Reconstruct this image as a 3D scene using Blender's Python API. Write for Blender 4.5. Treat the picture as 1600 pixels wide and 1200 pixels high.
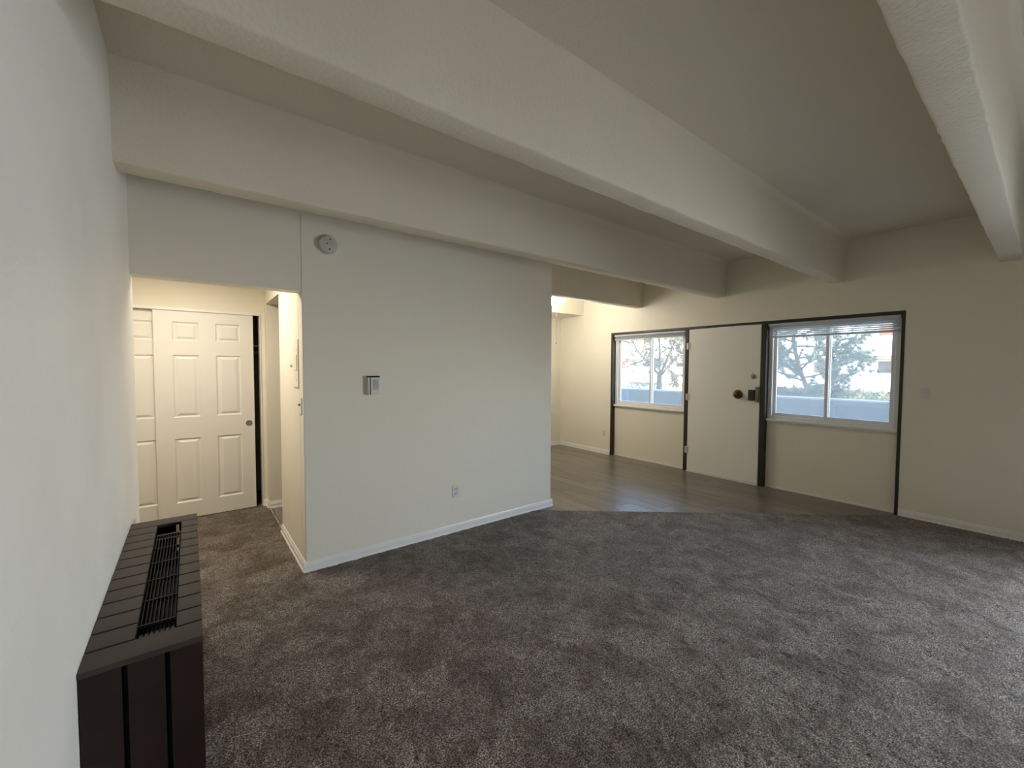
import bpy, math, random
import numpy as np
from mathutils import Matrix, Vector
random.seed(7); rng = np.random.default_rng(7)
for o in list(bpy.data.objects): bpy.data.objects.remove(o, do_unlink=True)
S = bpy.context.scene
col = S.collection

# ------------------------------------------------------------------ camera
f, yaw, pit, rol = 650.55, math.radians(52.2569), math.radians(2.3163), math.radians(.2263)
F = Vector((math.cos(yaw)*math.cos(pit), math.sin(yaw)*math.cos(pit), -math.sin(pit)))
R = Vector((math.sin(yaw), -math.cos(yaw), 0)); U = R.cross(F)
R2 = math.cos(rol)*R + math.sin(rol)*U; U2 = math.cos(rol)*U - math.sin(rol)*R
cam = bpy.data.objects.new('camera', bpy.data.cameras.new('camera')); col.objects.link(cam)
cam.data.sensor_width = 36; cam.data.lens = f/1600*36; cam.data.clip_start = .02; cam.data.clip_end = 400
M = Matrix((R2, U2, -F)).transposed().to_4x4(); M.translation = (0, 0, 1.5)
cam.matrix_world = M
S.camera = cam
# ------------------------------------------------------------------ sky, sun, daylight, exposure
S.view_settings.view_transform = 'Standard'; S.view_settings.look = 'None'
S.view_settings.gamma = 1; S.view_settings.use_curve_mapping = False
S.view_settings.exposure = 1.0
W = bpy.data.worlds.new('sky'); S.world = W; W.use_nodes = True
wn = W.node_tree.nodes; wn.clear()
sky = wn.new('ShaderNodeTexSky'); sky.sky_type = 'NISHITA'; sky.sun_disc = False
sky.sun_elevation = math.radians(35); sky.sun_rotation = math.radians(200); sky.air_density = 1.0
bg = wn.new('ShaderNodeBackground'); bg.inputs['Strength'].default_value = 1.15
wo = wn.new('ShaderNodeOutputWorld')
W.node_tree.links.new(sky.outputs[0], bg.inputs[0]); W.node_tree.links.new(bg.outputs[0], wo.inputs[0])

def light(name, kind, energy, loc, color, direction=None, size=None, size_y=None, radius=None, angle=None, spread=None):
    d = bpy.data.lights.new(name, kind); d.energy = energy; d.color = color
    if kind == 'AREA':
        d.shape = 'RECTANGLE'; d.size = size; d.size_y = size_y
        if spread: d.spread = math.radians(spread)
    if radius is not None: d.shadow_soft_size = radius
    if angle is not None: d.angle = math.radians(angle)
    o = bpy.data.objects.new(name, d); col.objects.link(o); o.location = loc
    if direction is not None: o.rotation_euler = Vector(direction).to_track_quat('-Z', 'Y').to_euler()
    return o
light('sun', 'SUN', 7.0, (0, 0, 20), (1, .97, .93), (.72, -.30, -.55), angle=.6)
# added daylight lamp at an assumed door, unseen beyond the right edge
light('added_daylight', 'AREA', 34, (5.64, -1.35, 1.05), (.85, .91, 1.0), (-1, .48, -.30), 1.7, 1.8, spread=95)
light('hall_lamp', 'AREA', 15, (-.1, 4.00, 2.40), (1, .91, .76), (0, 0, -1), .45, .45)
light('nook_lamp', 'POINT', 21, (4.42, 4.62, 2.34), (1, .95, .86), radius=.2)

# ------------------------------------------------------------------ materials
def mat(name, rgb, rough=.6, metal=0, spec=.4, bump=None, var=None, emit=None, coat=0):
    m = bpy.data.materials.new(name); m.use_nodes = True
    n, l = m.node_tree.nodes, m.node_tree.links
    p = n['Principled BSDF']; p.inputs['Base Color'].default_value = (*rgb, 1)
    p.inputs['Roughness'].default_value = rough; p.inputs['Metallic'].default_value = metal
    p.inputs['Specular IOR Level'].default_value = spec; p.inputs['Coat Weight'].default_value = coat
    if emit: p.inputs['Emission Color'].default_value = (*emit[0], 1); p.inputs['Emission Strength'].default_value = emit[1]
    tc = n.new('ShaderNodeTexCoord')
    if var:      # (scale, other colour, low, high)
        t = n.new('ShaderNodeTexNoise'); t.inputs['Scale'].default_value = var[0]; t.inputs['Detail'].default_value = 6
        l.new(tc.outputs['Object'], t.inputs['Vector'])
        r = n.new('ShaderNodeValToRGB'); r.color_ramp.elements[0].position = var[2]; r.color_ramp.elements[1].position = var[3]
        r.color_ramp.elements[0].color = (*rgb, 1); r.color_ramp.elements[1].color = (*var[1], 1)
        l.new(t.outputs['Fac'], r.inputs[0]); l.new(r.outputs[0], p.inputs['Base Color'])
    if bump:     # (scale, strength, distance)
        t = n.new('ShaderNodeTexNoise'); t.inputs['Scale'].default_value = bump[0]; t.inputs['Detail'].default_value = 4
        l.new(tc.outputs['Object'], t.inputs['Vector'])
        b = n.new('ShaderNodeBump'); b.inputs['Strength'].default_value = bump[1]; b.inputs['Distance'].default_value = bump[2]
        l.new(t.outputs['Fac'], b.inputs['Height']); l.new(b.outputs[0], p.inputs['Normal'])
    return m
PAINT = mat('wall_paint', (.80, .745, .625), .55, spec=.35, bump=(90, .35, .004))
CEIL = mat('ceiling_paint', (.74, .68, .55), .8, spec=.2, bump=(60, .5, .005))
PATCHY = mat('patched_wall_paint', (.80, .765, .69), .5, spec=.35, bump=(70, .3, .004), var=(1.6, (.74, .705, .63), .45, .72))
TRIM = mat('gloss_white_trim', (.80, .78, .74), .35, spec=.5)
DOORW = mat('door_white', (.80, .77, .71), .4, spec=.5)
VINYL = mat('white_vinyl', (.78, .78, .79), .35, spec=.5)
BLIND = mat('blind_white', (.74, .75, .76), .4, spec=.5)
def see_through(m, fac, c):
    n, l = m.node_tree.nodes, m.node_tree.links
    t = n.new('ShaderNodeBsdfTranslucent'); t.inputs[0].default_value = (*c, 1); x = n.new('ShaderNodeMixShader'); x.inputs[0].default_value = fac
    l.new(n['Principled BSDF'].outputs[0], x.inputs[1]); l.new(t.outputs[0], x.inputs[2]); l.new(x.outputs[0], n['Material Output'].inputs[0])
see_through(BLIND, .25, (.8, .82, .85))
BROWN = mat('dark_brown_frame', (.024, .017, .011), .45, spec=.5, bump=(120, .2, .002))
CABTOP = mat('cabinet_brown_top', (.050, .040, .033), .65, spec=.2, bump=(160, .3, .002), var=(9, (.038, .030, .024), .35, .7))  # top boards, a lighter brown than the sides
CABSIDE = mat('cabinet_brown', (.018, .008, .006), .5, spec=.3, bump=(120, .3, .002), var=(7, (.013, .006, .005), .3, .7))
BLACK = mat('black_metal', (.006, .006, .007), .7, spec=.15)
OLIVE = mat('grille_plate', (.035, .034, .028), .6, spec=.2)
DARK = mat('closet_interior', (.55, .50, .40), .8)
PLASTIC = mat('white_plastic', (.70, .68, .62), .4, spec=.5)
DETECT = mat('aged_white_plastic', (.55, .53, .46), .5, spec=.4)
GREYP = mat('grey_plastic', (.42, .44, .44), .4)
BRONZE = mat('bronze', (.13, .065, .04), .28, metal=.85)
STEEL = mat('brushed_steel', (.30, .29, .27), .35, metal=.8)
BRASS = mat('old_brass', (.20, .155, .075), .4, metal=.8)
LOCK = mat('lock_black', (.018, .02, .016), .35)
NICKEL = mat('pull_nickel', (.30, .28, .24), .4, metal=.6)
SHADE = mat('lit_glass_shade', (.9, .88, .8), .4, emit=((1, .95, .86), 8))
CONC = mat('painted_concrete', (.17, .185, .20), .8, bump=(30, .4, .01), var=(3, (.14, .155, .17), .4, .65))
STUCCO = mat('white_stucco', (.80, .79, .77), .9)
TANM = mat('tan_fascia', (.14, .085, .045), .8)
BRICK = mat('red_brick', (.16, .05, .03), .9)
WINB = mat('far_window_glass', (.07, .045, .035), .5)
ORANGE = mat('orange_curtain', (.26, .08, .025), .8)
GROUND = mat('courtyard_ground', (.30, .27, .22), .95, var=(.8, (.18, .20, .12), .4, .6))
BARK = mat('bark', (.06, .045, .035), .9, bump=(20, .6, .02))
NEEDLE = mat('pine_needles', (.030, .060, .040), .7, var=(1.5, (.07, .09, .05), .4, .65))
LEAFY = mat('autumn_leaf', (.30, .17, .05), .7, var=(2.0, (.14, .15, .06), .4, .6))
HEDGE = mat('hedge_leaf', (.08, .10, .05), .8, var=(2.0, (.16, .13, .06), .45, .6))
SLAB = mat('grey_slab', (.38, .37, .35), .9)

def glass(name):
    m = bpy.data.materials.new(name); m.use_nodes = True; n, l = m.node_tree.nodes, m.node_tree.links
    n.clear(); o = n.new('ShaderNodeOutputMaterial'); mx = n.new('ShaderNodeMixShader'); mx2 = n.new('ShaderNodeMixShader')
    t = n.new('ShaderNodeBsdfTransparent'); t.inputs[0].default_value = (.93, .96, .97, 1)
    g = n.new('ShaderNodeBsdfGlossy'); g.inputs['Roughness'].default_value = .02
    d = n.new('ShaderNodeBsdfTranslucent'); d.inputs[0].default_value = (.9, .93, .95, 1)   # slight dirt film that also stands in for window glare haze
    mx.inputs[0].default_value = .05; mx2.inputs[0].default_value = .10
    l.new(t.outputs[0], mx.inputs[1]); l.new(g.outputs[0], mx.inputs[2])
    l.new(mx.outputs[0], mx2.inputs[1]); l.new(d.outputs[0], mx2.inputs[2]); l.new(mx2.outputs[0], o.inputs[0])
    return m
GLASS = glass('hazy_window_glass')

def carpet_mat():
    m = bpy.data.materials.new('carpet_pile'); m.use_nodes = True; n, l = m.node_tree.nodes, m.node_tree.links
    p = n['Principled BSDF']; p.inputs['Roughness'].default_value = .7; p.inputs['Specular IOR Level'].default_value = .25
    p.inputs['Sheen Weight'].default_value = .25; p.inputs['Sheen Roughness'].default_value = .3
    tc = n.new('ShaderNodeTexCoord')
    def noise(s, d=3, w=0):
        t = n.new('ShaderNodeTexNoise'); t.inputs['Scale'].default_value = s; t.inputs['Detail'].default_value = d
        t.inputs['Distortion'].default_value = w
        l.new(tc.outputs['Object'], t.inputs['Vector']); return t
    a, b, c = noise(165, 4, .4), noise(4.2, 6, 1.1), noise(30, 4, .5)
    r = n.new('ShaderNodeValToRGB'); e = r.color_ramp.elements
    e[0].position = .36; e[0].color = (.022, .017, .013, 1); e[1].position = .66; e[1].color = (.52, .44, .365, 1)
    x = e.new(.50); x.color = (.14, .114, .093, 1)
    l.new(a.outputs['Fac'], r.inputs[0])
    r2 = n.new('ShaderNodeValToRGB'); e = r2.color_ramp.elements
    e[0].position = .36; e[0].color = (.58, .51, .46, 1); e[1].position = .64; e[1].color = (1.16, 1.17, 1.19, 1)
    l.new(b.outputs['Fac'], r2.inputs[0])
    r3 = n.new('ShaderNodeValToRGB'); e = r3.color_ramp.elements
    e[0].position = .38; e[0].color = (.80, .80, .80, 1); e[1].position = .62; e[1].color = (1.12, 1.12, 1.12, 1)
    l.new(c.outputs['Fac'], r3.inputs[0])
    m1 = n.new('ShaderNodeMix'); m1.data_type = 'RGBA'; m1.blend_type = 'MULTIPLY'; m1.inputs['Factor'].default_value = 1
    m2 = n.new('ShaderNodeMix'); m2.data_type = 'RGBA'; m2.blend_type = 'MULTIPLY'; m2.inputs['Factor'].default_value = 1
    l.new(r.outputs[0], m1.inputs['A']); l.new(r2.outputs[0], m1.inputs['B'])
    l.new(m1.outputs['Result'], m2.inputs['A']); l.new(r3.outputs[0], m2.inputs['B'])
    l.new(m2.outputs['Result'], p.inputs['Base Color'])
    bp = n.new('ShaderNodeBump'); bp.inputs['Strength'].default_value = .9; bp.inputs['Distance'].default_value = .012
    l.new(a.outputs['Fac'], bp.inputs['Height']); l.new(bp.outputs[0], p.inputs['Normal'])
    return m
CARPET = carpet_mat()

def plank_mat(name, c1, c2):
    m = bpy.data.materials.new(name); m.use_nodes = True; n, l = m.node_tree.nodes, m.node_tree.links
    p = n['Principled BSDF']; p.inputs['Roughness'].default_value = .30; p.inputs['Specular IOR Level'].default_value = .5
    tc = n.new('ShaderNodeTexCoord'); mp = n.new('ShaderNodeMapping'); mp.inputs['Scale'].default_value = (22, 1.6, 1)
    t = n.new('ShaderNodeTexNoise'); t.inputs['Scale'].default_value = 1.6; t.inputs['Detail'].default_value = 7; t.inputs['Distortion'].default_value = .8
    l.new(tc.outputs['Object'], mp.inputs[0]); l.new(mp.outputs[0], t.inputs['Vector'])
    r = n.new('ShaderNodeValToRGB'); r.color_ramp.elements[0].position = .3; r.color_ramp.elements[1].position = .7
    r.color_ramp.elements[0].color = (*c1, 1); r.color_ramp.elements[1].color = (*c2, 1)
    l.new(t.outputs['Fac'], r.inputs[0]); l.new(r.outputs[0], p.inputs['Base Color'])
    bu = n.new('ShaderNodeBump'); bu.inputs['Strength'].default_value = .12; bu.inputs['Distance'].default_value = .002
    l.new(t.outputs['Fac'], bu.inputs['Height']); l.new(bu.outputs[0], p.inputs['Normal'])
    return m
PLANKS = [plank_mat('vinyl_plank_a', (.115, .095, .076), (.21, .178, .148)), plank_mat('vinyl_plank_b', (.098, .080, .065), (.18, .152, .126)),
          plank_mat('vinyl_plank_c', (.135, .113, .09), (.24, .206, .17))]

# ------------------------------------------------------------------ mesh helpers
class MB:
    def __init__(s): s.v = []; s.f = []
    def add(s, vs, fs):
        b = len(s.v); s.v += [tuple(v) for v in vs]; s.f += [tuple(b+i for i in q) for q in fs]; return s
    def box(s, x0, x1, y0, y1, z0, z1):
        vs = [(x, y, z) for z in (z0, z1) for y in (y0, y1) for x in (x0, x1)]
        return s.add(vs, [(0, 2, 3, 1), (4, 5, 7, 6), (0, 1, 5, 4), (2, 6, 7, 3), (0, 4, 6, 2), (1, 3, 7, 5)])
    def cyl(s, c, axis, r0, r1, h, n=20, cap=True):
        """frustum from c along axis (vector) length h"""
        a = Vector(axis).normalized(); t = a.orthogonal().normalized(); u = a.cross(t); c = Vector(c)
        vs = []
        for k, (r, d) in enumerate(((r0, 0), (r1, h))):
            for i in range(n):
                th = 2*math.pi*i/n; vs.append(c + a*d + (t*math.cos(th)+u*math.sin(th))*r)
        fs = [(i, (i+1) % n, n+(i+1) % n, n+i) for i in range(n)]
        if cap: fs += [tuple(reversed(range(n))), tuple(range(n, 2*n))]
        return s.add(vs, fs)
    def lathe(s, c, axis, prof, n=24):
        a = Vector(axis).normalized(); t = a.orthogonal().normalized(); u = a.cross(t); c = Vector(c); vs = []
        for (r, d) in prof:
            for i in range(n):
                th = 2*math.pi*i/n; vs.append(c + a*d + (t*math.cos(th)+u*math.sin(th))*r)
        fs = [(k*n+i, k*n+(i+1) % n, (k+1)*n+(i+1) % n, (k+1)*n+i) for k in range(len(prof)-1) for i in range(n)]
        return s.add(vs, fs)
    def tube(s, pts, rad, n=6):
        pts = [Vector(p) for p in pts]; vs = []; prev = None
        for k, p in enumerate(pts):
            d = (pts[min(k+1, len(pts)-1)] - pts[max(k-1, 0)]).normalized()
            t = d.orthogonal().normalized() if prev is None else (prev - d*prev.dot(d)).normalized()
            prev = t; u = d.cross(t); r = rad[k] if isinstance(rad, (list, tuple)) else rad
            for i in range(n):
                th = 2*math.pi*i/n; vs.append(p + (t*math.cos(th)+u*math.sin(th))*r)
        fs = [(k*n+i, k*n+(i+1) % n, (k+1)*n+(i+1) % n, (k+1)*n+i) for k in range(len(pts)-1) for i in range(n)]
        fs += [tuple(reversed(range(n))), tuple(range((len(pts)-1)*n, len(pts)*n))]
        return s.add(vs, fs)
    def build(s, name, m, parent=None, bevel=0, smooth=False, loc=None, seg=2):
        me = bpy.data.meshes.new(name)
        o3 = Vector(loc) if loc is not None else Vector((0, 0, 0))
        me.from_pydata([tuple(Vector(v)-o3) for v in s.v], [], s.f); me.validate(); me.update()
        if m: me.materials.append(m)
        o = bpy.data.objects.new(name, me); col.objects.link(o)
        import bmesh
        b = bmesh.new(); b.from_mesh(me); bmesh.ops.recalc_face_normals(b, faces=b.faces)
        if bevel:
            ed = [e for e in b.edges if len(e.link_faces) == 2 and e.calc_face_angle(0) > .6]
            bmesh.ops.bevel(b, geom=ed, offset=bevel, segments=seg, affect='EDGES', profile=.5, clamp_overlap=True)
        b.to_mesh(me); b.free()
        if smooth:
            for p in me.polygons: p.use_smooth = True
            if hasattr(me, 'set_sharp_from_angle'): me.set_sharp_from_angle(angle=.7)
        if parent is not None:
            o.parent = parent; o.location = o3 - parent_world(parent)
        else: o.location = o3
        return o
def parent_world(p):
    v = Vector(p.location); q = p.parent
    while q is not None: v += Vector(q.location); q = q.parent
    return v
def struct(o): o['kind'] = 'structure'; return o
def thing(name, label, cat, loc, group=None):
    o = bpy.data.objects.new(name, None); col.objects.link(o); o.location = loc; o.empty_display_size = .1
    o['label'] = label; o['category'] = cat
    if group: o['group'] = group
    return o
def tag(o, label, cat, group=None, kind=None):
    o['label'] = label; o['category'] = cat
    if group: o['group'] = group
    if kind: o['kind'] = kind
    return o
def lab(o, t): o['label'] = t; return o

XL, X1, X2, X3, YP = -.262, .638, 3.060, 5.689, 3.264
ZC, ZB = 2.90, 2.4475
# ------------------------------------------------------------------ room shell
struct(MB().box(-.38, XL, -2.5, YP+.115, -.02, ZC).build('wall_left', PATCHY))
h = struct(MB().box(XL-.5, X1, YP+.004, YP+.12, 2.031, ZC).build('wall_header', PAINT, bevel=.002))
struct(MB().box(X1, X2, YP, YP+.12, -.02, ZC).build('wall_middle', PAINT, bevel=.006))
struct(MB().box(-2.0, -.38, YP, YP+.115, -.02, ZC).build('wall_left_return', PAINT))
w = MB(); w.box(X1, X1+.12, YP+.12, 4.215, -.02, ZC); w.box(X1, X1+.12, 4.215, 4.99, 2.145, ZC)
struct(w.build('wall_hall', PAINT))
struct(MB().box(X1, 2.40, 4.99, 5.12, -.02, ZC).build('wall_hall_end', PAINT))
w = MB(); w.box(.596, X1, 5.12, 5.22, -.02, ZC); w.box(-1.0, .596, 5.12, 5.22, 2.055, ZC); w.box(-2.0, -.94, 5.12, 5.22, -.02, ZC)
struct(w.build('wall_closet_front', PAINT))
w = MB(); w.box(-1.1, .75, 5.80, 5.90, -.02, ZC); w.box(.70, .80, 5.12, 5.80, -.02, ZC); w.box(-1.1, -1.0, 5.22, 5.80, -.02, ZC)
struct(w.build('wall_closet_inside', DARK))
struct(MB().box(-2.1, -2.0, YP, 5.9, -.02, ZC).build('wall_hall_left', PAINT))
struct(MB().box(2.30, 2.42, YP+.12, 5.9, -.02, ZC).build('wall_kitchen', PAINT))
struct(MB().box(2.30, X3+.16, 5.82, 5.94, -.02, ZC).build('wall_back', PAINT))
w = MB(); w.box(X3, X3+.16, -2.5, -2.20, -.02, ZC); w.box(X3, X3+.16, -.50, .905, -.02, ZC); w.box(X3, X3+.16, -2.20, -.50, 2.06, ZC); w.box(X3, X3+.16, 4.592, 5.94, -.02, ZC); w.box(X3, X3+.16, .905, 4.592, 2.085, ZC)
struct(w.build('wall_right', PAINT))
struct(MB().box(XL, X3, -2.5, -2.38, -.02, ZC).build('wall_front', PAINT))
ceil = struct(MB().box(-2.1, X3+.16, -2.5, 5.94, ZC, ZC+.15).build('ceiling', CEIL))
# shallow ceiling over hallway
struct(MB().box(-2.0, X1, YP+.12, 5.12, 2.44, 2.50).build('ceiling_hall', PAINT))

# concrete stems of the ceiling: rounded fillets at the slab, slightly ragged lower arrises
def beam(y0, y1, xa, xb, seed):
    r = np.random.default_rng(seed)
    prof = []
    zt = ZC+.01; R_ = .07; tp = .022
    def side(yb, s):     # from the slab down to the lower arris; s = outward direction
        pts = []
        for k in range(5):
            a = k/4*math.pi/2
            pts.append((yb + s*(tp + R_*(1-math.sin(a))), zt - R_*(1-math.cos(a))))
        for t in (.35, .7): pts.append((yb + s*tp*(1-t), zt-R_-(zt-R_-ZB-.01)*t))
        pts += [(yb + s*.001, ZB+.010), (yb - s*.003, ZB+.003), (yb - s*.010, ZB)]
        return pts
    prof = side(y0, -1) + list(reversed(side(y1, 1)))
    n = len(prof); xs = np.linspace(xa, xb, 110); vs = []
    w1 = np.interp(xs, np.linspace(xa, xb, 22), r.normal(0, 1, 22)); 
    for i, x in enumerate(xs):
        rag = r.normal(0, 1, 2)
        for k, (y, z) in enumerate(prof):
            low = k in (7, 8, 9, n-8, n-9, n-10)
            dy = (w1[i]*.003 + (rag[0]*.0012 if low else 0)); dz = (w1[i]*.0015 + (rag[1]*.0014 if low else 0)) if z < ZB+.05 else 0
            if z > zt-.005: dy = 0
            vs.append((x, y+dy, z+dz))
    fs = [(i*n+k, i*n+k+1, (i+1)*n+k+1, (i+1)*n+k) for i in range(len(xs)-1) for k in range(n-1)]
    m = MB(); m.add(vs, fs)
    return m.build('beam', CEIL, ceil, smooth=True)
for k, (a, b) in enumerate([(-1.09, -.95), (.175, .310), (1.415, 1.545), (2.685, 2.835)]): beam(a, b, XL-.01, X3+.01, k)
beam(3.985, 4.12, 2.41, X3+.01, 9)
so = MB().box(2.40, X3+.01, 5.228, 5.83, 2.443, ZC+.01).build('soffit', PAINT, ceil, bevel=.008)

# ------------------------------------------------------------------ floors
sub = struct(MB().box(-2.1, X3+.16, -2.5, 5.94, -.12, -.012).build('floor', SLAB))
# diagonal edge between carpet and vinyl: from (3.00,3.125) to (5.69,.90)
DA, DB = Vector((2.96, 3.155)), Vector((5.70, .893)); dd = (DB-DA).normalized(); nn = Vector((-dd.y, dd.x))  # nn points to the vinyl
def clip(poly, keep):
    out = []
    for i in range(len(poly)):
        p, q = poly[i], poly[(i+1) % len(poly)]; a, b = keep(p), keep(q)
        if a >= 0: out.append(p)
        if (a >= 0) != (b >= 0): t = a/(a-b); out.append((p[0]+(q[0]-p[0])*t, p[1]+(q[1]-p[1])*t))
    return out
def side_(p): return (Vector(p)-DA).dot(nn)
def plank(poly, m, z=0.0):
    if len(poly) < 3: return
    n = len(poly); c = sum((Vector((*p, 0)) for p in poly), Vector())/n
    vs = []
    for zz, ins in ((-.012, 0), (z-.0015, 0), (z, .0022)):
        for p in poly:
            v = Vector((*p, 0)); d = (c-v).normalized()*ins; vs.append((v.x+d.x, v.y+d.y, zz))
    fs = [tuple(range(2*n, 3*n))]
    for L in (0, 1): fs += [(L*n+i, L*n+(i+1) % n, (L+1)*n+(i+1) % n, (L+1)*n+i) for i in range(n)]
    m_ = MB(); m_.add(vs, fs); m_.build('plank', m, sub, loc=(c.x, c.y, 0))
pw, pl, gp = .152, 1.22, .0014
def fill(xa, xb, ya, yb, keep=None, off=0):
    x = xa; i = off
    while x < xb-.01:
        y = ya - random.uniform(.1, pl)
        while y < yb:
            x0, x1_, y0, y1_ = x+gp/2, min(x+pw, xb)-gp/2, max(y, ya)+gp/2, min(y+pl, yb)-gp/2
            if y1_-y0 > .02:
                pg = [(x0, y0), (x1_, y0), (x1_, y1_), (x0, y1_)]
                if keep: pg = clip(pg, keep)
                if len(pg) >= 3: plank(pg, random.choice(PLANKS), random.uniform(-.0004, .0004))
            y += pl
        x += pw; i += 1
fill(2.46, X3+.10, .80, 5.80, keep=lambda p: side_(p)-.006)
fill(.66, 2.28, 4.19, 4.98)          # the room off the hallway
# carpet: one pile surface, real uneven tuft relief
def carpet():
    bits = []
    stp = .0125
    xs = np.arange(XL, X3+.001, stp); ys = np.arange(-2.36, 5.14, stp)
    gx, gy = np.meshgrid(xs, ys, indexing='ij')
    nx, ny = gx.shape
    h = rng.random((nx, ny))*.006 + np.kron(rng.random((nx//6+2, ny//6+2)), np.ones((6, 6)))[:nx, :ny]*.003 + .001
    x = gx + rng.uniform(0, .004, gx.shape); y = gy + rng.uniform(-.003, .003, gy.shape)
    sd = (gx-DA.x)*nn.x + (gy-DA.y)*nn.y
    # snap the near-diagonal vertices on to the seam
    near = np.abs(sd) < stp*.75
    x = np.where(near, gx - sd*nn.x, x); y = np.where(near, gy - sd*nn.y, y); h = np.where(near, .002, h)
    ins_main = (gy < YP+.02) & (sd < stp*.75)
    ins_hall = (gy >= YP-.02) & (gx < X1+.02)
    ok = ins_main | ins_hall
    hallx = np.arange(-1.99, XL, stp*2)
    idx = np.arange(nx*ny).reshape(nx, ny)
    q = ok[:-1, :-1] & ok[1:, :-1] & ok[1:, 1:] & ok[:-1, 1:]
    quads = np.stack([idx[:-1, :-1], idx[1:, :-1], idx[1:, 1:], idx[:-1, 1:]], -1)[q]
    V = np.stack([x, y, h], -1).reshape(-1, 3)
    used = np.unique(quads); rm = np.zeros(nx*ny, int); rm[used] = np.arange(len(used))
    V = V[used]; quads = rm[quads]
    # hall and closet strip left of the main grid
    b = len(V); V = np.vstack([V, [(-1.99, 3.38, .003), (XL, 3.38, .003), (XL, 5.79, .003), (-1.99, 5.79, .003),
                                   (XL, 5.12, .003), (.70, 5.12, .003), (.70, 5.79, .003), (XL, 5.79, .003)]])
    quads = np.vstack([quads, [[b, b+1, b+2, b+3], [b+4, b+5, b+6, b+7]]])
    me = bpy.data.meshes.new('carpet'); me.vertices.add(len(V)); me.vertices.foreach_set('co', V.ravel().astype(np.float32))
    me.loops.add(quads.size); me.loops.foreach_set('vertex_index', quads.ravel().astype(np.int32))
    me.polygons.add(len(quads)); me.polygons.foreach_set('loop_start', np.arange(0, quads.size, 4).astype(np.int32))
    me.update(calc_edges=True); me.validate(); me.materials.append(CARPET)
    me.polygons.foreach_set('use_smooth', np.ones(len(quads), bool))
    o = bpy.data.objects.new('carpet', me); col.objects.link(o)
    tag(o, 'mottled grey-brown textured carpet covering the living room and hallway floor', 'carpet', kind='stuff')
carpet()
# seams
struct(MB().box(X1-.004, X1+.012, 4.215, 4.99, -.01, .007).build('trim_1', mat('seam_strip', (.38, .33, .26), .4), bevel=.002))

# ------------------------------------------------------------------ baseboards (profile: flat with eased ogee top and a small shoe)
def baseboard(name, p, q, n_, h=.076, t=.013):
    """p->q along the wall foot, n_ = direction into the room"""
    p, q, n_ = Vector((*p, 0)), Vector((*q, 0)), Vector((*n_, 0))
    pr = [(0, .0), (t+.007, 0), (t+.007, .010), (t+.003, .017), (t, .020), (t, h*.66), (t-.004, h*.74), (t-.005, h*.86), (t-.009, h), (0, h)]
    vs = [a + n_*u + Vector((0, 0, z)) for a in (p, q) for (u, z) in pr]; k = len(pr)
    fs = [(i, (i+1) % k, k+(i+1) % k, k+i) for i in range(k)] + [tuple(range(k)), tuple(reversed(range(k, 2*k)))]
    return struct(MB().add(vs, fs).build(name, TRIM))
baseboard('baseboard_middle', (X1-.018, YP), (X2+.02, YP), (0, -1))
baseboard('baseboard_middle_end', (X2, YP), (X2, YP+.12), (1, 0))
baseboard('baseboard_hall', (X1, YP), (X1, 4.215), (-1, 0))
baseboard('baseboard_hall_corner', (X1, 4.99), (X1, 5.12), (-1, 0))
baseboard('baseboard_closet_front', (.600, 5.12), (X1, 5.12), (0, -1))
baseboard('baseboard_bath', (X1+.0, 4.99), (2.3, 4.99), (0, -1))
baseboard('baseboard_right', (X3, -.50), (X3, .902), (-1, 0))
baseboard('baseboard_nook', (X3, 4.594), (X3, 5.82), (-1, 0))
baseboard('baseboard_back', (2.42, 5.82), (X3, 5.82), (0, -1))
baseboard('baseboard_left', (XL, 2.98), (XL, YP+.115), (1, 0))

# ------------------------------------------------------------------ window wall: frame, panels, windows, door
RC = .062                                # how deep the infill sits behind the wall face
fr = MB()
XB = X3+.14
fr.box(X3-.004, XB, .905, .934, 0, 2.085)
fr.box(X3-.004, XB, 4.550, 4.592, 0, 2.085)
fr.box(X3-.004, XB, .934, 4.550, 2.052, 2.085)
fr.box(X3-.004, XB, 3.200, 3.250, 0, 2.052)
fr.box(X3-.004, XB, 2.172, 2.232, 0, 2.052)
trim = struct(fr.build('trim_2', BROWN, bevel=.003))
for n_, (a, b) in enumerate([(.936, 2.170), (3.252, 4.548)]):
    w_ = struct(MB().box(X3+RC, XB-.02, a, b, 0, .842).build('wall_under_window' if n_ == 0 else 'wall_under_window.001', PAINT))
    st = struct(MB().box(X3+RC-.010, X3+RC, a, b, 0, .022).build('trim_3', TRIM, bevel=.004))

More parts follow.
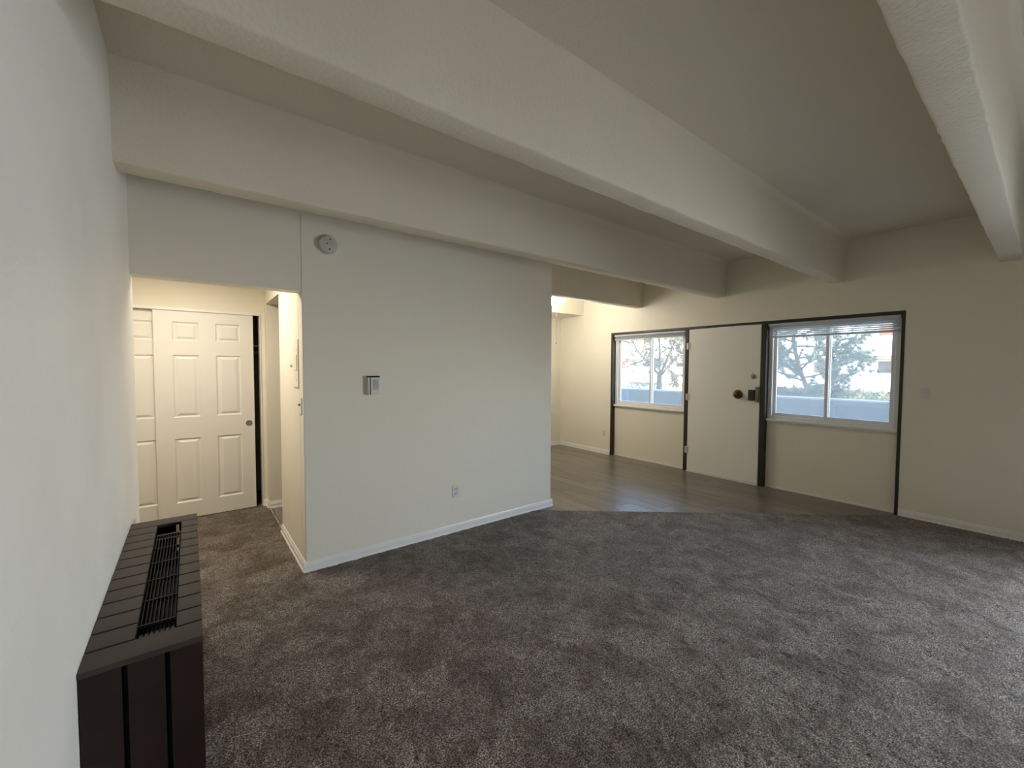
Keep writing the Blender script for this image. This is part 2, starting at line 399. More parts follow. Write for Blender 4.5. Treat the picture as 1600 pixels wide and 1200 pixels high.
def window(num, y0, y1, z0, z1, ym, label):
    """y0<y1 edges between brown posts; ym = centre of meeting stile; sash nearest y1 slides in front"""
    xf = X3+RC+.004
    root = bpy.data.objects.new('window_%d' % num, None); col.objects.link(root); root.location = (xf, (y0+y1)/2, z0); struct(root)
    t = .045; d = .075
    m = MB()
    m.box(xf, xf+d, y0, y0+t, z0, z1); m.box(xf, xf+d, y1-t, y1, z0, z1)
    m.box(xf, xf+d, y0+t, y1-t, z0, z0+t*.8); m.box(xf, xf+d, y0+t, y1-t, z1-t, z1)
    m.build('window_frame', VINYL, root, bevel=.003)
    for k, (a, b, xo) in enumerate([(y0+t, ym+.022, .012), (ym-.022, y1-t, .042)]):
        s = .034; zb, zt = z0+t*.8, z1-t; m = MB()
        m.box(xf+xo, xf+xo+.026, a, a+s, zb, zt); m.box(xf+xo, xf+xo+.026, b-s, b, zb, zt)
        m.box(xf+xo, xf+xo+.026, a+s, b-s, zb, zb+s); m.box(xf+xo, xf+xo+.026, a+s, b-s, zt-s, zt)
        sa = m.build('sash', VINYL, root, bevel=.003)
        MB().box(xf+xo+.010, xf+xo+.016, a+s-.004, b-s+.004, zb+s-.004, zt-s+.004).build('pane', GLASS, sa)
    MB().box(xf+.006, xf+.014, ym-.012, ym+.012, (z0+z1)/2-.03, (z0+z1)/2+.03).build('latch', VINYL, root, bevel=.002)
    # stool board, slightly proud, with a thin apron below
    m = MB(); m.box(X3+.022, xf+.02, y0, y1, z0-.026, z0); 
    m.build('window_sill', TRIM, root, bevel=.005)
    MB().box(X3+.048, X3+RC+.012, y0, y1, z0-.040, z0-.026).build('apron', TRIM, root, bevel=.003)
    return root
window(1, 3.252, 4.548, .872, 2.050, 3.870, '')
window(2, .936, 2.170, .872, 2.050, 1.560, '')

def blind(label, y0, y1, ztop, gaps, drop, tilt=0.0):
    t = thing('mini_blind', label, 'blind', (X3+.03, (y0+y1)/2, ztop), 'raised horizontal blinds')
    m = MB(); m.box(X3+.012, X3+.050, y0, y1, ztop-.026, ztop); m.build('headrail', BLIND, t, bevel=.002)
    z = ztop-.026
    for g in gaps:
        z -= g
        m = MB(); w = .024     # crowned slat
        pts = [(-w/2, 0), (-w/4, .0026), (0, .0036), (w/4, .0026), (w/2, 0)]
        ct, st_ = math.cos(tilt), math.sin(tilt); pts = [(u*ct-v*st_, u*st_+v*ct) for (u, v) in pts]
        vs = [(X3+.031+u, y, z+v+dz) for y in (y0+.006, y1-.006) for dz in (0, -.0012) for (u, v) in pts]
        k = 5
        fs = [(i, i+1, 2*k+i+1, 2*k+i) for i in range(4)] + [(k+i+1, k+i, 3*k+i, 3*k+i+1) for i in range(4)] + \
             [(0, 2*k, 3*k, k), (k-1, 2*k-1, 4*k-1, 3*k-1)]
        m.add(vs, fs); m.build('slat', BLIND, t, smooth=True)
    z -= drop
    MB().box(X3+.019, X3+.043, y0+.006, y1-.006, z-.013, z).build('bottom_rail', lab_mat if drop > .006 else BLIND, t, bevel=.003)
    for yy in (y0+.16, (y0+y1)/2, y1-.16):
        MB().box(X3+.009, X3+.0115, yy-.010, yy+.010, ztop-.035, ztop+.001).build('clip', VINYL, t)
        MB().cyl((X3+.044, yy, z-.002), (0, 0, 1), .0012, .0012, ztop-z-.02, 6).build('cord', VINYL, t)
    return t
lab_mat = mat('blind_rail_grey', (.36, .35, .34), .4)
blind('white mini blind raised tight to the top of the left window', 3.262, 4.540, 2.046, [.0056]*9, .001)
blind('white mini blind raised part way with loose slats over the right window', .942, 2.164, 2.047, [.0215]*6, .006, tilt=-.42)

# entry door, flush slab
d3 = bpy.data.objects.new('door_3', None); col.objects.link(d3); d3.location = (X3+.02, 3.19, .02); struct(d3)
MB().box(X3+.002, X3+.044, 2.238, 3.194, .024, 2.046).build('slab', mat('entry_door_paint', (.84, .82, .75), .45, bump=(6, .05, .01)), d3, bevel=.003)
for z in (.316, 1.081, 1.811):
    m = MB(); m.cyl((X3-.008, 3.199, z-.05), (0, 0, 1), .0075, .0075, .10, 12); m.box(X3-.006, X3+.001, 3.170, 3.226, z-.045, z+.045)
    m.build('hinge', mat('painted_hinge', (.62, .60, .55), .4, metal=.3), d3, bevel=.001)
kn = MB().lathe((X3+.002, 2.500, 1.155), (-1, 0, 0), [(.0, .0), (.058, .0), (.060, .004), (.056, .010), (.034, .014), (.018, .018), (.016, .035), (.026, .042), (.036, .052), (.038, .062), (.030, .072), (.012, .077), (.0, .0775)], 28)
kn.build('knob', BRONZE, d3, smooth=True)
for z in (1.262, 1.048): MB().cyl((X3+.003, 2.500, z), (-1, 0, 0), .006, .005, .002, 10).build('screw', mat('filled_hole', (.42, .40, .36), .7), d3)
m = MB(); m.box(X3-.026, X3+.002, 2.292, 2.366, 1.086, 1.222); lk = m.build('rim_lock', LOCK, d3, bevel=.003)
MB().cyl((X3-.026, 2.330, 1.18), (-1, 0, 0), .010, .009, .010, 14).build('thumb_turn', LOCK, lk, bevel=.001)
m = MB(); m.box(X3-.020, X3-.004, 2.240, 2.282, 1.070, 1.262); m.cyl((X3-.021, 2.261, 1.074), (0, 0, 1), .014, .014, .184, 14)
m.build('strike_plate', BRASS, d3, bevel=.002)
MB().lathe((X3+.002, 2.318, 1.395), (-1, 0, 0), [(0, 0), (.030, 0), (.031, .005), (.027, .011), (.014, .012), (.013, .022), (.009, .024), (0, .0245)], 24).build('deadbolt', STEEL, d3, smooth=True)
struct(MB().box(X3-.012, X3+.06, 2.232, 3.200, 0, .020).build('trim_4', TRIM, bevel=.004))

# unseen sliding balcony door, added right of the view to bring in daylight
w3 = bpy.data.objects.new('window_3', None); col.objects.link(w3); w3.location = (X3+.08, -1.35, 0); struct(w3)
m = MB()
for (a, b) in ((-2.20, -2.15), (-1.38, -1.32), (-.55, -.50)): m.box(X3+.05, X3+.11, a, b, 0, 2.06)
m.box(X3+.05, X3+.11, -2.15, -.55, 0, .06); m.box(X3+.05, X3+.11, -2.15, -.55, 2.00, 2.06)
m.build('window_frame', VINYL, w3, bevel=.004)
MB().box(X3+.075, X3+.081, -2.15, -.55, .06, 2.00).build('pane', GLASS, w3)

# ------------------------------------------------------------------ moulded six-panel sliding closet doors
def panel_door(num, x0, x1, yf, z0, z1, pull=None):
    """front face at y=yf looking to -y"""
    root = bpy.data.objects.new('door_%d' % num, None); col.objects.link(root); root.location = ((x0+x1)/2, yf, z0); struct(root)
    Wd, H = x1-x0, z1-z0
    cols = [(x0+.135, x0+.340), (x1-.322, x1-.112)]
    rows = [(z0+.158, z0+.785), (z0+.990, z0+1.592), (z0+1.730, z0+1.910)]
    dz = .010
    # flat skin with openings: build as grid of quads, skip the openings, plus back box
    xs = sorted([x0, x1] + [c for p in cols for c in p]); zs = sorted([z0, z1] + [c for p in rows for c in p])
    m = MB()
    for i in range(len(xs)-1):
        for j in range(len(zs)-1):
            hole = (xs[i], xs[i+1]) in cols and (zs[j], zs[j+1]) in rows
            if not hole:
                m.add([(xs[i], yf, zs[j]), (xs[i+1], yf, zs[j]), (xs[i+1], yf, zs[j+1]), (xs[i], yf, zs[j+1])], [(0, 1, 2, 3)])
    for (a, b) in cols:
        for (c, d) in rows:
            o = [(a, c), (b, c), (b, d), (a, d)]; s = .011
            i_ = [(a+s, c+s), (b-s, c+s), (b-s, d-s), (a+s, d-s)]
            vs = [(x, yf, z) for x, z in o] + [(x, yf+dz, z) for x, z in i_]
            m.add(vs, [(k, (k+1) % 4, 4+(k+1) % 4, 4+k) for k in range(4)])
    # edges and back
    m.add([(x, y, z) for z in (z0, z1) for (x, y) in ((x0, yf), (x1, yf), (x1, yf+.034), (x0, yf+.034))],
          [(0, 3, 7, 4), (1, 5, 6, 2), (3, 2, 6, 7), (0, 1, 2, 3), (4, 7, 6, 5)])
    m.build('slab', DOORW, root)
    for (a, b) in cols:
        for (c, d) in rows:
            s = .011; r0 = [(a+s, c+s), (b-s, c+s), (b-s, d-s), (a+s, d-s)]
            s2 = .018; r1 = [(a+s2, c+s2), (b-s2, c+s2), (b-s2, d-s2), (a+s2, d-s2)]
            s3 = .046; r2 = [(a+s3, c+s3*.8), (b-s3, c+s3*.8), (b-s3, d-s3*.8), (a+s3, d-s3*.8)]
            vs = [(x, yf+dz, z) for x, z in r0] + [(x, yf+dz, z) for x, z in r1] + [(x, yf+.001, z) for x, z in r2]
            fs = [(L*4+k, L*4+(k+1) % 4, (L+1)*4+(k+1) % 4, (L+1)*4+k) for L in (0, 1) for k in range(4)] + [(8, 9, 10, 11)]
            MB().add(vs, fs).build('raised_panel', DOORW, root)
    if pull:
        MB().lathe((pull[0], yf-.0006, pull[1]), (0, -1, 0), [(.0, .0), (.021, .0), (.023, .003), (.028, .004), (.029, .002), (.029, -.002)], 26).build('finger_pull', NICKEL, root, smooth=True)
    return root
panel_door(1, -.262, .532, 5.118, .012, 2.040, pull=(.482, .905))
panel_door(2, -.938, -.150, 5.160, .012, 2.040)
struct(MB().box(-.94, .596, 5.104, 5.120, 2.026, 2.056).build('trim_5', TRIM, bevel=.003))
struct(MB().box(.590, .600, 5.108, 5.22, 0, 2.05).build('trim_6', TRIM, bevel=.002))
t = thing('closet_shelf', 'white closet shelf with hanging rod seen through the closet gap', 'shelf', (0, 5.6, 1.68))
MB().box(-.99, .69, 5.36, 5.79, 1.712, 1.732).build('shelf_board', DOORW, t)
MB().cyl((-.99, 5.52, 1.652), (1, 0, 0), .016, .016, 1.68, 16).build('rod', DOORW, t, smooth=True)
MB().box(.672, .695, 5.30, 5.79, 1.665, 1.712).build('cleat', DOORW, t)

# ------------------------------------------------------------------ convector cover
def cover():
    x0, x1, y0, y1, H = XL+.001, .015, 1.590, 2.955, .660
    t = thing('radiator_cover', 'long dark brown grooved wooden radiator cover with black slotted grille against left wall', 'radiator cover', (x0, y0, 0))
    n = 13; p = (y1-y0)/n; g = .0075; th = .018
    sx0, sx1 = -.152, -.052
    MB().box(x0+.006, sx0-.006, y0+.02, y1-.02, H-.030, H-.0165).build('top_liner', BLACK, t)
    MB().box(sx1+.006, x1-.006, y0+.02, y1-.02, H-.030, H-.0165).build('top_liner', BLACK, t)
    for k in range(n):
        a, b = y0+k*p+(g/2 if k else 0), y0+(k+1)*p-(g/2 if k < n-1 else 0)
        spans = [(x0, x1)] if k in (0, n-1) else [(x0, sx0), (sx1, x1)]
        for (u, v) in spans:
            MB().box(u, v, a, b, H-th, H).build('top_board', CABTOP, t, bevel=.0018, loc=((u+v)/2, (a+b)/2, H-th))
    # end face towards the camera, and far end
    ws = [(x0, -.172), (-.161, -.077), (-.066, x1)]
    for (ya, yb) in ((y0+.004, y0+.020), (y1-.020, y1-.004)):
        for (u, v) in ws: MB().box(u+.001, v-.001, ya, yb, 0, H-th-.001).build('end_board', CABSIDE, t, bevel=.0018)
    MB().box(x0+.004, x1-.016, y0+.020, y0+.026, 0, H-th-.002).build('end_liner', BLACK, t)
    # long front
    for k in range(n):
        a, b = y0+.021+k*(y1-y0-.042)/n, y0+.021+(k+1)*(y1-y0-.042)/n
        MB().box(x1-.014, x1-.001, a+.004, b-.004, .0, H-th-.001).build('side_board', CABSIDE, t, bevel=.0018)
    MB().box(x1-.022, x1-.014, y0+.03, y1-.03, .0, H-th-.002).build('side_liner', BLACK, t)
    # grille
    ga, gb = y0+p+.004, y1-p-.004
    gr = MB().box(sx0-.004, sx1+.004, ga, gb, H-.16, H-.155).build('grille_tray', BLACK, t)
    nf = 9
    for i in range(nf):
        x = sx0+.006+(sx1-sx0-.012)*i/(nf-1)
        MB().box(x-.0016, x+.0016, ga+.10, gb-.12, H-.050, H-.022).build('fin', BLACK, gr)
    for j in range(6):
        y = ga+.11+(gb-ga-.23)*j/5
        MB().box(sx0, sx1, y-.002, y+.002, H-.034, H-.019).build('cross_bar', OLIVE, gr)
    MB().box(sx0, sx1, gb-.12, gb-.035, H-.045, H-.040).build('end_plate', OLIVE, gr)
    m = MB()
    for i in range(7):
        x = sx0+.004+(sx1-sx0-.02)*i/6; m.box(x, x+.009, ga+.0, ga+.09, H-.042, H-.038)
    m.build('end_plate', OLIVE, gr)
    MB().box(sx0-.006, sx0, ga, gb, H-.15, H-.018).build('slot_side', BLACK, t)
    MB().box(sx1, sx1+.006, ga, gb, H-.15, H-.018).build('slot_side', BLACK, t)
cover()

# ------------------------------------------------------------------ fittings on the walls
# smoke detector
t = thing('smoke_detector', 'round off-white smoke detector high on the middle wall', 'smoke detector', (.814, YP, 2.386))
c = (.814, YP, 2.386)
MB().lathe(c, (0, -1, 0), [(0, 0), (.070, 0), (.071, .006), (.068, .010), (.064, .011)], 36).build('base', DETECT, t, smooth=True)
MB().lathe(c, (0, -1, 0), [(.064, .008), (.064, .022), (.058, .031), (.040, .035), (.018, .036), (.0, .036)], 36).build('housing', DETECT, t, smooth=True)
for (dx, dz, r) in ((.012, .036, .0052), (-.008, .002, .0045), (.008, -.036, .0055)):
    MB().cyl((c[0]+dx, YP-.0325, c[2]+dz), (0, -1, 0), r, r, .004, 12).build('sensor_hole', BLACK, t)
MB().lathe((c[0]-.008, YP-.034, c[2]+.002), (0, -1, 0), [(.016, 0), (.018, .002), (.016, .003), (.012, .002)], 20).build('test_button', DETECT, t, smooth=True)
# thermostat
x0, x1, z0, z1 = 1.094, 1.182, 1.280, 1.422
t = thing('thermostat', 'small rectangular grey-white thermostat with dark top edge on the middle wall', 'thermostat', ((x0+x1)/2, YP, z0))
MB().box(x0-.010, x1+.006, YP-.006, YP, z0-.002, z1+.004).build('back_plate', PLASTIC, t, bevel=.002)
MB().box(x0, x0+.010, YP-.034, YP-.006, z0, z1).build('side_rail', PLASTIC, t, bevel=.001)
MB().box(x0+.010, x0+.018, YP-.030, YP-.006, z0, z1).build('side_slot', mat('slot_brown', (.09, .06, .05), .5), t)
MB().box(x0+.018, x1, YP-.036, YP-.006, z0, z1-.006).build('cover', PLASTIC, t, bevel=.003)
MB().box(x0+.030, x1-.010, YP-.0372, YP-.036, z0+.040, z1-.020).build('face_plate', GREYP, t)
MB().box(x0-.002, x1+.001, YP-.037, YP-.003, z1-.005, z1+.004).build('top_slot', BLACK, t)

def duplex(name_label, cx, cz, wall, big=False):
    """wall: 'mid' faces -Y at YP ; 'far' faces -X at X3"""
    if wall == 'mid': T = lambda u, z, d: (cx+u, YP-d, cz+z); loc = (cx, YP, cz)
    else: T = lambda u, z, d: (X3-d, cx-u, cz+z); loc = (X3, cx, cz)
    t = thing('wall_outlet', name_label, 'outlet', loc)
    def bx(u0, u1, z0, z1, d0, d1):
        a, b = T(u0, z0, d0), T(u1, z1, d1)
        return MB().box(*sorted((a[0], b[0])), *sorted((a[1], b[1])), *sorted((a[2], b[2])))
    bx(-.035, .035, -.057, .057, 0, .006).build('cover_plate', PLASTIC, t, bevel=.002)
    for s in (-1, 1):
        r = bx(-.017, .017, s*.021-.014, s*.021+.014, .005, .009).build('receptacle', mat('receptacle', (.58, .57, .54), .4), t, bevel=.003)
        for u in (-.006, .006): bx(u-.0012, u+.0012, s*.021-.001, s*.021+.008, .0085, .0095).build('slot', BLACK, r)
    bx(-.003, .003, -.003, .003, .006, .0075).build('screw', STEEL, t)
duplex('white duplex outlet low on the middle wall', 1.889, .375, 'mid')
duplex('white outlet low on the wall left of the left window', 4.720, .355, 'far')
# switch right of window
t = thing('light_switch', 'white toggle light switch plate right of the right window', 'switch', (X3, .740, 1.257))
MB().box(X3-.006, X3, .705, .775, 1.200, 1.314).build('cover_plate', PLASTIC, t, bevel=.002)
MB().box(X3-.018, X3-.005, .735, .745, 1.262, 1.280).build('toggle', PLASTIC, t, bevel=.001)
for z in (1.227, 1.287): MB().cyl((X3-.006, .740, z), (-1, 0, 0), .003, .003, .001, 8).build('screw', STEEL, t)
t = thing('blank_plate', 'square painted blank wall plate low on the wall right of the window', 'wall plate', (X3, .785, .348))
MB().box(X3-.007, X3, .727, .843, .290, .406).build('cover_plate', PAINT, t, bevel=.003)
MB().box(X3-.009, X3-.006, .742, .828, .305, .391).build('raised_centre', PAINT, t, bevel=.002)
for y in (.765, .805): MB().cyl((X3-.008, y, .348), (-1, 0, 0), .003, .003, .002, 8).build('screw', PLASTIC, t)
# hallway wall: intercom panel and switch
t = thing('intercom_panel', 'tall painted intercom panel on the hallway wall beside the doorway', 'intercom', (X1, 3.49, 1.34))
MB().box(X1-.007, X1, 3.395, 3.560, 1.340, 1.700).build('panel', PAINT, t, bevel=.003)
MB().box(X1-.012, X1-.006, 3.420, 3.535, 1.470, 1.585).build('inner_plate', PAINT, t, bevel=.003)
MB().lathe((X1-.012, 3.600-.02, 1.505), (-1, 0, 0), [(.012, 0), (.012, .012), (.009, .015), (0, .015)], 16).build('button', PLASTIC, t, smooth=True)
for z in (1.40, 1.62): MB().cyl((X1-.012, 3.415, z), (-1, 0, 0), .004, .004, .003, 8).build('screw', STEEL, t)
t = thing('light_switch', 'white toggle light switch on the hallway wall near its corner', 'switch', (X1, 3.335, 1.215))
MB().box(X1-.006, X1, 3.300, 3.372, 1.150, 1.272).build('cover_plate', PLASTIC, t, bevel=.002)
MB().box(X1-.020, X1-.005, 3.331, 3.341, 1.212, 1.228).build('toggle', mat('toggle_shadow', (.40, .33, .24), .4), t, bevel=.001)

# ------------------------------------------------------------------ ceiling fan with lit shades in the nook
def fan():
    cx, cy = 4.385, 4.62
    t = thing('ceiling_fan', 'white ceiling fan with glowing glass shades and pull chains above the nook', 'ceiling fan', (cx, cy, ZC))
    FW = mat('fan_white', (.75, .74, .70), .4)
    MB().lathe((cx, cy, ZC), (0, 0, -1), [(0, 0), (.07, 0), (.068, .03), (.03, .055), (.02, .06)], 28).build('canopy', FW, t, smooth=True)
    MB().cyl((cx, cy, 2.72), (0, 0, 1), .013, .013, .16, 12).build('downrod', FW, t)
    MB().lathe((cx, cy, 2.75), (0, 0, -1), [(.02, 0), (.10, .015), (.115, .04), (.11, .09), (.07, .115), (.05, .13), (0, .13)], 28).build('motor_housing', FW, t, smooth=True)
    for k in range(5):
        a = k*2*math.pi/5+.6; m = MB(); ca, sa = math.cos(a), math.sin(a)
        prof = [(.15, .045), (.25, .058), (.50, .066), (.56, .055), (.59, .025)]
        up = []; dn = []
        for r, hw in prof: up.append((r, hw)); dn.append((r, -hw))
        out = up + dn[::-1]; n = len(out)
        vs = [(cx+r*ca-w*sa, cy+r*sa+w*ca, 2.715+w*.18+z) for z in (0, .007) for (r, w) in out]
        m.add(vs, [tuple(range(n)), tuple(reversed(range(n, 2*n)))] + [(i, (i+1) % n, n+(i+1) % n, n+i) for i in range(n)])
        bl = m.build('blade', FW, t)
        MB().add([(cx+r*ca-w*sa, cy+r*sa+w*ca, 2.705+z) for z in (0, .006) for (r, w) in ((.09, .015), (.20, .03), (.20, -.03), (.09, -.015))],
                 [(0, 1, 2, 3), (7, 6, 5, 4), (0, 4, 5, 1), (1, 5, 6, 2), (2, 6, 7, 3), (3, 7, 4, 0)]).build('blade_arm', FW, bl)
    MB().lathe((cx, cy, 2.62), (0, 0, -1), [(.05, 0), (.055, .03), (.045, .07), (.02, .085), (0, .085)], 24).build('light_kit', FW, t, smooth=True)
    for k in range(4):
        a = math.radians(-45+90*k); d = Vector((math.cos(a), math.sin(a), -.62)).normalized(); p = Vector((cx, cy, 2.575))+d*.045
        sh = MB().lathe(p, d, [(.018, 0), (.026, .015), (.045, .045), (.058, .085), (.066, .115), (.064, .115), (.055, .085), (.040, .045), (.0, .02)], 20).build('shade', SHADE, t, smooth=True)
        MB().cyl(p-d*.02, d, .015, .018, .03, 12).build('socket', FW, sh)
    MB().cyl((cx+.03, cy-.01, 1.875), (0, 0, 1), .0022, .0022, .66, 6).build('pull_chain', STEEL, t)
    MB().lathe((cx+.03, cy-.01, 1.88), (0, 0, -1), [(0, -.005), (.006, 0), (.008, .015), (.005, .026), (0, .028)], 12).build('pull_chain_bob', STEEL, t, smooth=True)
    MB().cyl((cx-.055, cy+.02, 2.0), (0, 0, 1), .0022, .0022, .54, 6).build('pull_chain', STEEL, t)
    MB().lathe((cx-.055, cy+.02, 2.0), (0, 0, -1), [(0, -.005), (.006, 0), (.008, .012), (0, .02)], 12).build('pull_chain_bob', STEEL, t, smooth=True)
fan()

# ------------------------------------------------------------------ outside
struct(MB().box(X3+.16, 7.5, -8, 16, -.25, -.10).build('floor_walkway', SLAB))
struct(MB().box(X3+.10, 7.55, -8, 16, ZC+.02, ZC+.25).build('ceiling_walkway', CEIL))
struct(MB().box(X3+.02, X3+.16, -8, -2.5, -.1, ZC).build('wall_outer', STUCCO))
struct(MB().box(X3+.02, X3+.16, 5.94, 16, -.1, ZC).build('wall_outer.001', STUCCO))
struct(MB().box(-4, X3+.16, -2.5, 16, ZC+.15, 6.5).build('wall_upper_storey', STUCCO))
t = thing('walkway_parapet', 'long grey concrete walkway parapet outside the windows', 'parapet', (7.2, 5.2, -.1))
MB().box(7.20, 7.34, -8, 5.32, -.1, 1.045).build('panel', CONC, t, bevel=.004)
MB().box(7.18, 7.36, -8, 5.33, 1.045, 1.070).build('cap', mat('cap_pale', (.42, .44, .46), .6), t, bevel=.004)
t = thing('walkway_parapet', 'short bluish parapet panel beyond the gap, seen at left edge of left window', 'parapet', (7.2, 5.5, -.1))
MB().box(7.20, 7.34, 5.44, 12, -.1, 1.045).build('panel', mat('blue_panel', (.12, .20, .34), .7), t, bevel=.004)
MB().box(7.18, 7.36, 5.43, 12, 1.045, 1.070).build('cap', mat('cap_pale', (.42, .44, .46), .6), t, bevel=.004)
tag(MB().cyl((7.27, 5.385, -.1), (0, 0, 1), .022, .022, 1.15, 12).build('gap_post', STEEL), 'thin metal post standing in the gap of the parapet', 'post')
struct(MB().box(7.5, 120, -60, 120, -3.2, -3.0).build('floor_courtyard', GROUND))

def facade():
    X = 40
    b = thing('apartment_building', 'white apartment building with balcony bands and brown windows across the courtyard', 'building', (X, 20, -3))
    MB().box(X, X+12, -16, 62, -3, 11.5).build('wall', STUCCO, b)
    MB().box(X-.6, X+12.5, -17, 63, 11.5, 11.9).build('roof', TANM, b)
    for zf in (-.15, 2.40, 5.1, 7.8):
        MB().box(X-1.5, X, -15, 9.6, zf, zf+1.32 if zf < 1 else zf+1.42).build('balcony', STUCCO, b, bevel=.02)
        MB().box(X-1.5, X, -15, 9.6, zf-.26, zf-.005).build('balcony_soffit', TANM, b)
        MB().box(X-1.5, X, 13.5, 44, zf+.1, zf+1.75).build('balcony', STUCCO, b, bevel=.02)
        MB().box(X-1.5, X, 13.5, 44, zf-.15, zf+.095).build('balcony_soffit', TANM, b)
    for zf in (1.17, 3.80, 6.5, 9.2):
        for k, y in enumerate(range(-13, 60, 4)):
            y = y-.3
            w_ = MB().box(X-.06, X+.02, y, y+1.05, zf, zf+.86).build('window', TANM, b)
            MB().box(X-.08, X-.05, y+.06, y+.99, zf+.06, zf+.80).build('pane', ORANGE if (k % 3 == 2 and zf > 3) else WINB, w_)
    MB().box(X-1.7, X-1.5, 29.0, 30.4, 1.45, 2.2).build('brick_panel', BRICK, b)
    MB().box(X-1.7, X-1.5, 26.4, 27.9, 4.35, 4.75).build('brick_panel', ORANGE, b)
facade()

def rand_unit(r): 
    v = r.normal(0, 1, 3); return Vector(v/np.linalg.norm(v))
def blades(ps, L, wd, r, down=.0, n=1, flat=False):
    """one tri/quad per blade around each point"""
    vs = []; fs = []
    for (p, d0) in ps:
        for _ in range(n):
            d = (rand_unit(r) + d0*.9 + Vector((0, 0, -down))).normalized(); s = d.cross(rand_unit(r)).normalized()*wd
            l = L*r.uniform(.6, 1.2); b = len(vs); p_ = Vector(p)
            if flat: vs += [p_, p_+d*l*.5+s, p_+d*l, p_+d*l*.5-s]; fs.append((b, b+1, b+2, b+3))
            else: vs += [p_-s*.5, p_+s*.5, p_+d*l]; fs.append((b, b+1, b+2))
    m = MB(); m.v = [tuple(v) for v in vs]; m.f = fs; return m
def soup(m, name, mt, parent, kind='stuff'):
    me = bpy.data.meshes.new(name); me.from_pydata(m.v, [], m.f); me.update(); me.materials.append(mt)
    o = bpy.data.objects.new(name, me); col.objects.link(o)
    if parent is not None: o.parent = parent; o.location = -Vector(parent.location)
    if kind: o['kind'] = kind
    return o
def grow(r, p, d, L, rad, depth, segs, tips, droop=.0, kids=3, spread=.8):
    pts = [p.copy()]; rr = [rad]; n = 5
    for k in range(n):
        d = (d + Vector(r.normal(0, .13, 3)) + Vector((0, 0, -droop))).normalized(); p = p + d*L/n
        pts.append(p.copy()); rr.append(rad*(1-.55*(k+1)/n))
        if depth <= 1: tips.append((p.copy(), d.copy()))
        if depth > 0 and k >= 1:
            for _ in range(kids if k > 1 else 1):
                if r.random() < .75:
                    dd_ = (d*.55 + rand_unit(r)*spread).normalized()
                    grow(r, p.copy(), dd_, L*r.uniform(.42, .62), rad*(1-.55*(k+1)/n)*.6, depth-1, segs, tips, droop, max(1, kids-1), spread)
    segs.append((pts, rr))

# ponderosa-like pine beyond the right window
r = np.random.default_rng(3)
base = Vector((10.4, 3.15, -3.0))
t = thing('pine_tree', 'green pine tree with bent trunk outside the right window', 'tree', base)
tp = [base, base+Vector((0, -.15, 1.5)), base+Vector((-.05, .0, 3.0)), Vector((10.4, 3.12, .95)), Vector((10.35, 3.30, 1.5)), Vector((10.4, 3.45, 2.1)), Vector((10.5, 3.35, 2.9)), Vector((10.4, 3.5, 4.0)), Vector((10.4, 3.4, 5.6))]
MB().tube(tp, [.12, .10, .07, .048, .042, .038, .034, .028, .015], 10).build('trunk', BARK, t, smooth=True)
segs, tips = [], []
for k in range(44):
    z = .45 + k*.085
    i = min(range(len(tp)-1), key=lambda j: abs((tp[j].z+tp[j+1].z)/2 - z)); q = tp[i]; q2 = tp[i+1]
    s_ = (z-q.z)/(q2.z-q.z+1e-6); p = q.lerp(q2, max(0, min(1, s_)))
    a = k*2.4 + r.uniform(-.4, .4); L = r.uniform(.6, 1.35)*(1 if z < 3 else .7)
    grow(r, p, Vector((math.cos(a)*.8, math.sin(a), r.uniform(.0, .45))).normalized(), L, .022, 1, segs, tips, -.05, 3, .7)
for i, (a, b) in enumerate(sorted(segs, key=lambda q: -q[1][0])[:24]): MB().tube(a, b, 6).build('branch', BARK, t)
m = MB()
for a, b in sorted(segs, key=lambda q: -q[1][0])[24:]: m.tube(a, b, 4)
soup(m, 'twigs', BARK, t)
soup(blades(tips, .15, .009, r, n=46), 'needles', NEEDLE, t)

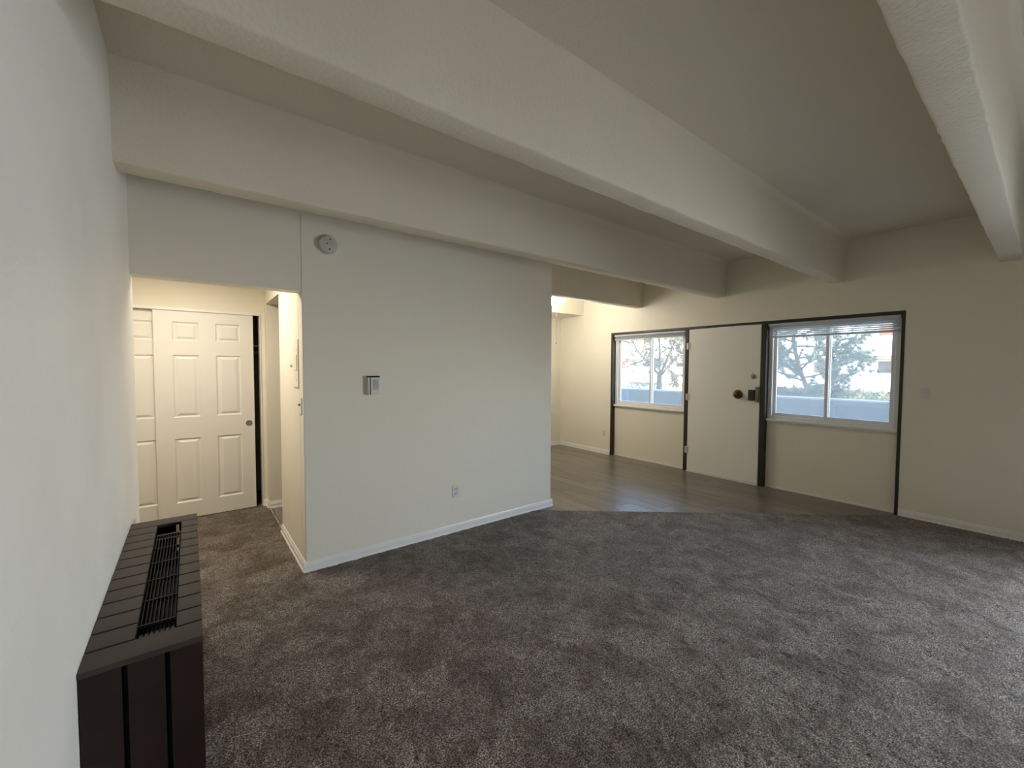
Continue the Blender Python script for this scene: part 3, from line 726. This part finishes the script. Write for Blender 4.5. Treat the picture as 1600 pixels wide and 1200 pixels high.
# bare-branched tree with yellow leaves beyond the left window
r = np.random.default_rng(11)
base = Vector((12.2, 7.85, -3.0))
t = thing('autumn_tree', 'forked bare-branched tree with sparse yellow leaves outside the left window', 'tree', base)
fork = Vector((12.2, 7.85, 1.25))
segs, tips = [], []
MB().tube([base, Vector((12.2, 7.95, -1.2)), Vector((12.2, 7.86, .5)), fork], [.16, .13, .10, .075], 10).build('trunk', BARK, t, smooth=True)
for d, L in (((0, .75, .75), 1.9), ((0, .15, 1), 2.2), ((.1, -.55, .95), 1.9), ((-.3, -.9, .55), 1.4), ((.3, .9, .35), 1.3)):
    grow(r, fork.copy(), Vector(d).normalized(), L, .045, 3, segs, tips, -.01, 3, .75)
segs.sort(key=lambda q: -q[1][0])
for a, b in segs[:40]: MB().tube(a, b, 6).build('branch', BARK, t)
m = MB()
for a, b in segs[40:]: m.tube(a, b, 4)
soup(m, 'twigs', BARK, t)
lv = [q for q in tips if q[0].y < 8.2 or r.random() < .35]
soup(blades(lv, .075, .022, r, n=3, flat=True), 'leaves', LEAFY, t)
# conifers low behind the left parapet, and hedge before the building
for k, (x, y, z, s, lb) in enumerate([(14, 9.7, 1.15, 1.0, 'low green shrub top behind the parapet, left of the forked trunk'), (14, 7.6, 1.15, .8, 'low green shrub top behind the parapet, right of the forked trunk')]):
    t = thing('shrub', lb, 'shrub', (x, y, -3), 'shrubs behind the parapet')
    r = np.random.default_rng(20+k)
    MB().tube([(x, y, -3), (x+.05, y, -1), (x, y, .6)], [.08, .06, .02], 8).build('stem', BARK, t)
    ps = []
    for _ in range(2600):
        v = rand_unit(r)*(r.random()**.4); ps.append((Vector((x+v.x*.7*s, y+v.y*.85*s, -.22+v.z*1.6*s)), v))
    soup(blades(ps, .13, .018, r, n=3), 'foliage', NEEDLE, t)
r = np.random.default_rng(30); ps = []
for _ in range(12000):
    v = rand_unit(r); ps.append((Vector((35+v.x*.8, r.uniform(-4, 14), -1.5+abs(v.z)*1.25+.25*math.sin(r.uniform(0, 9)))), v))
o = soup(blades(ps, .28, .10, r, n=2, flat=True), 'hedge', HEDGE, None)
tag(o, 'long clipped hedge at the foot of the apartment building', 'hedge', kind='stuff')
# slim conifer at right of the right window
t = thing('cypress', 'small dark conifer before the building at the right pane edge', 'tree', (30, 3.35, -3))
MB().tube([(30, 3.35, -3), (30, 3.35, -.5), (30, 3.35, 1)], [.1, .07, .01], 8).build('trunk', BARK, t)
r = np.random.default_rng(31); ps = []
for _ in range(2600):
    z = r.uniform(0, 1); a = r.uniform(0, 6.28); q = (1-z)*.75*math.sqrt(r.random()); ps.append((Vector((30+q*math.cos(a), 3.35+q*math.sin(a), -2.6+z*3.6)), Vector((math.cos(a), math.sin(a), .3))))
soup(blades(ps, .22, .03, r, n=3), 'foliage', NEEDLE, t)
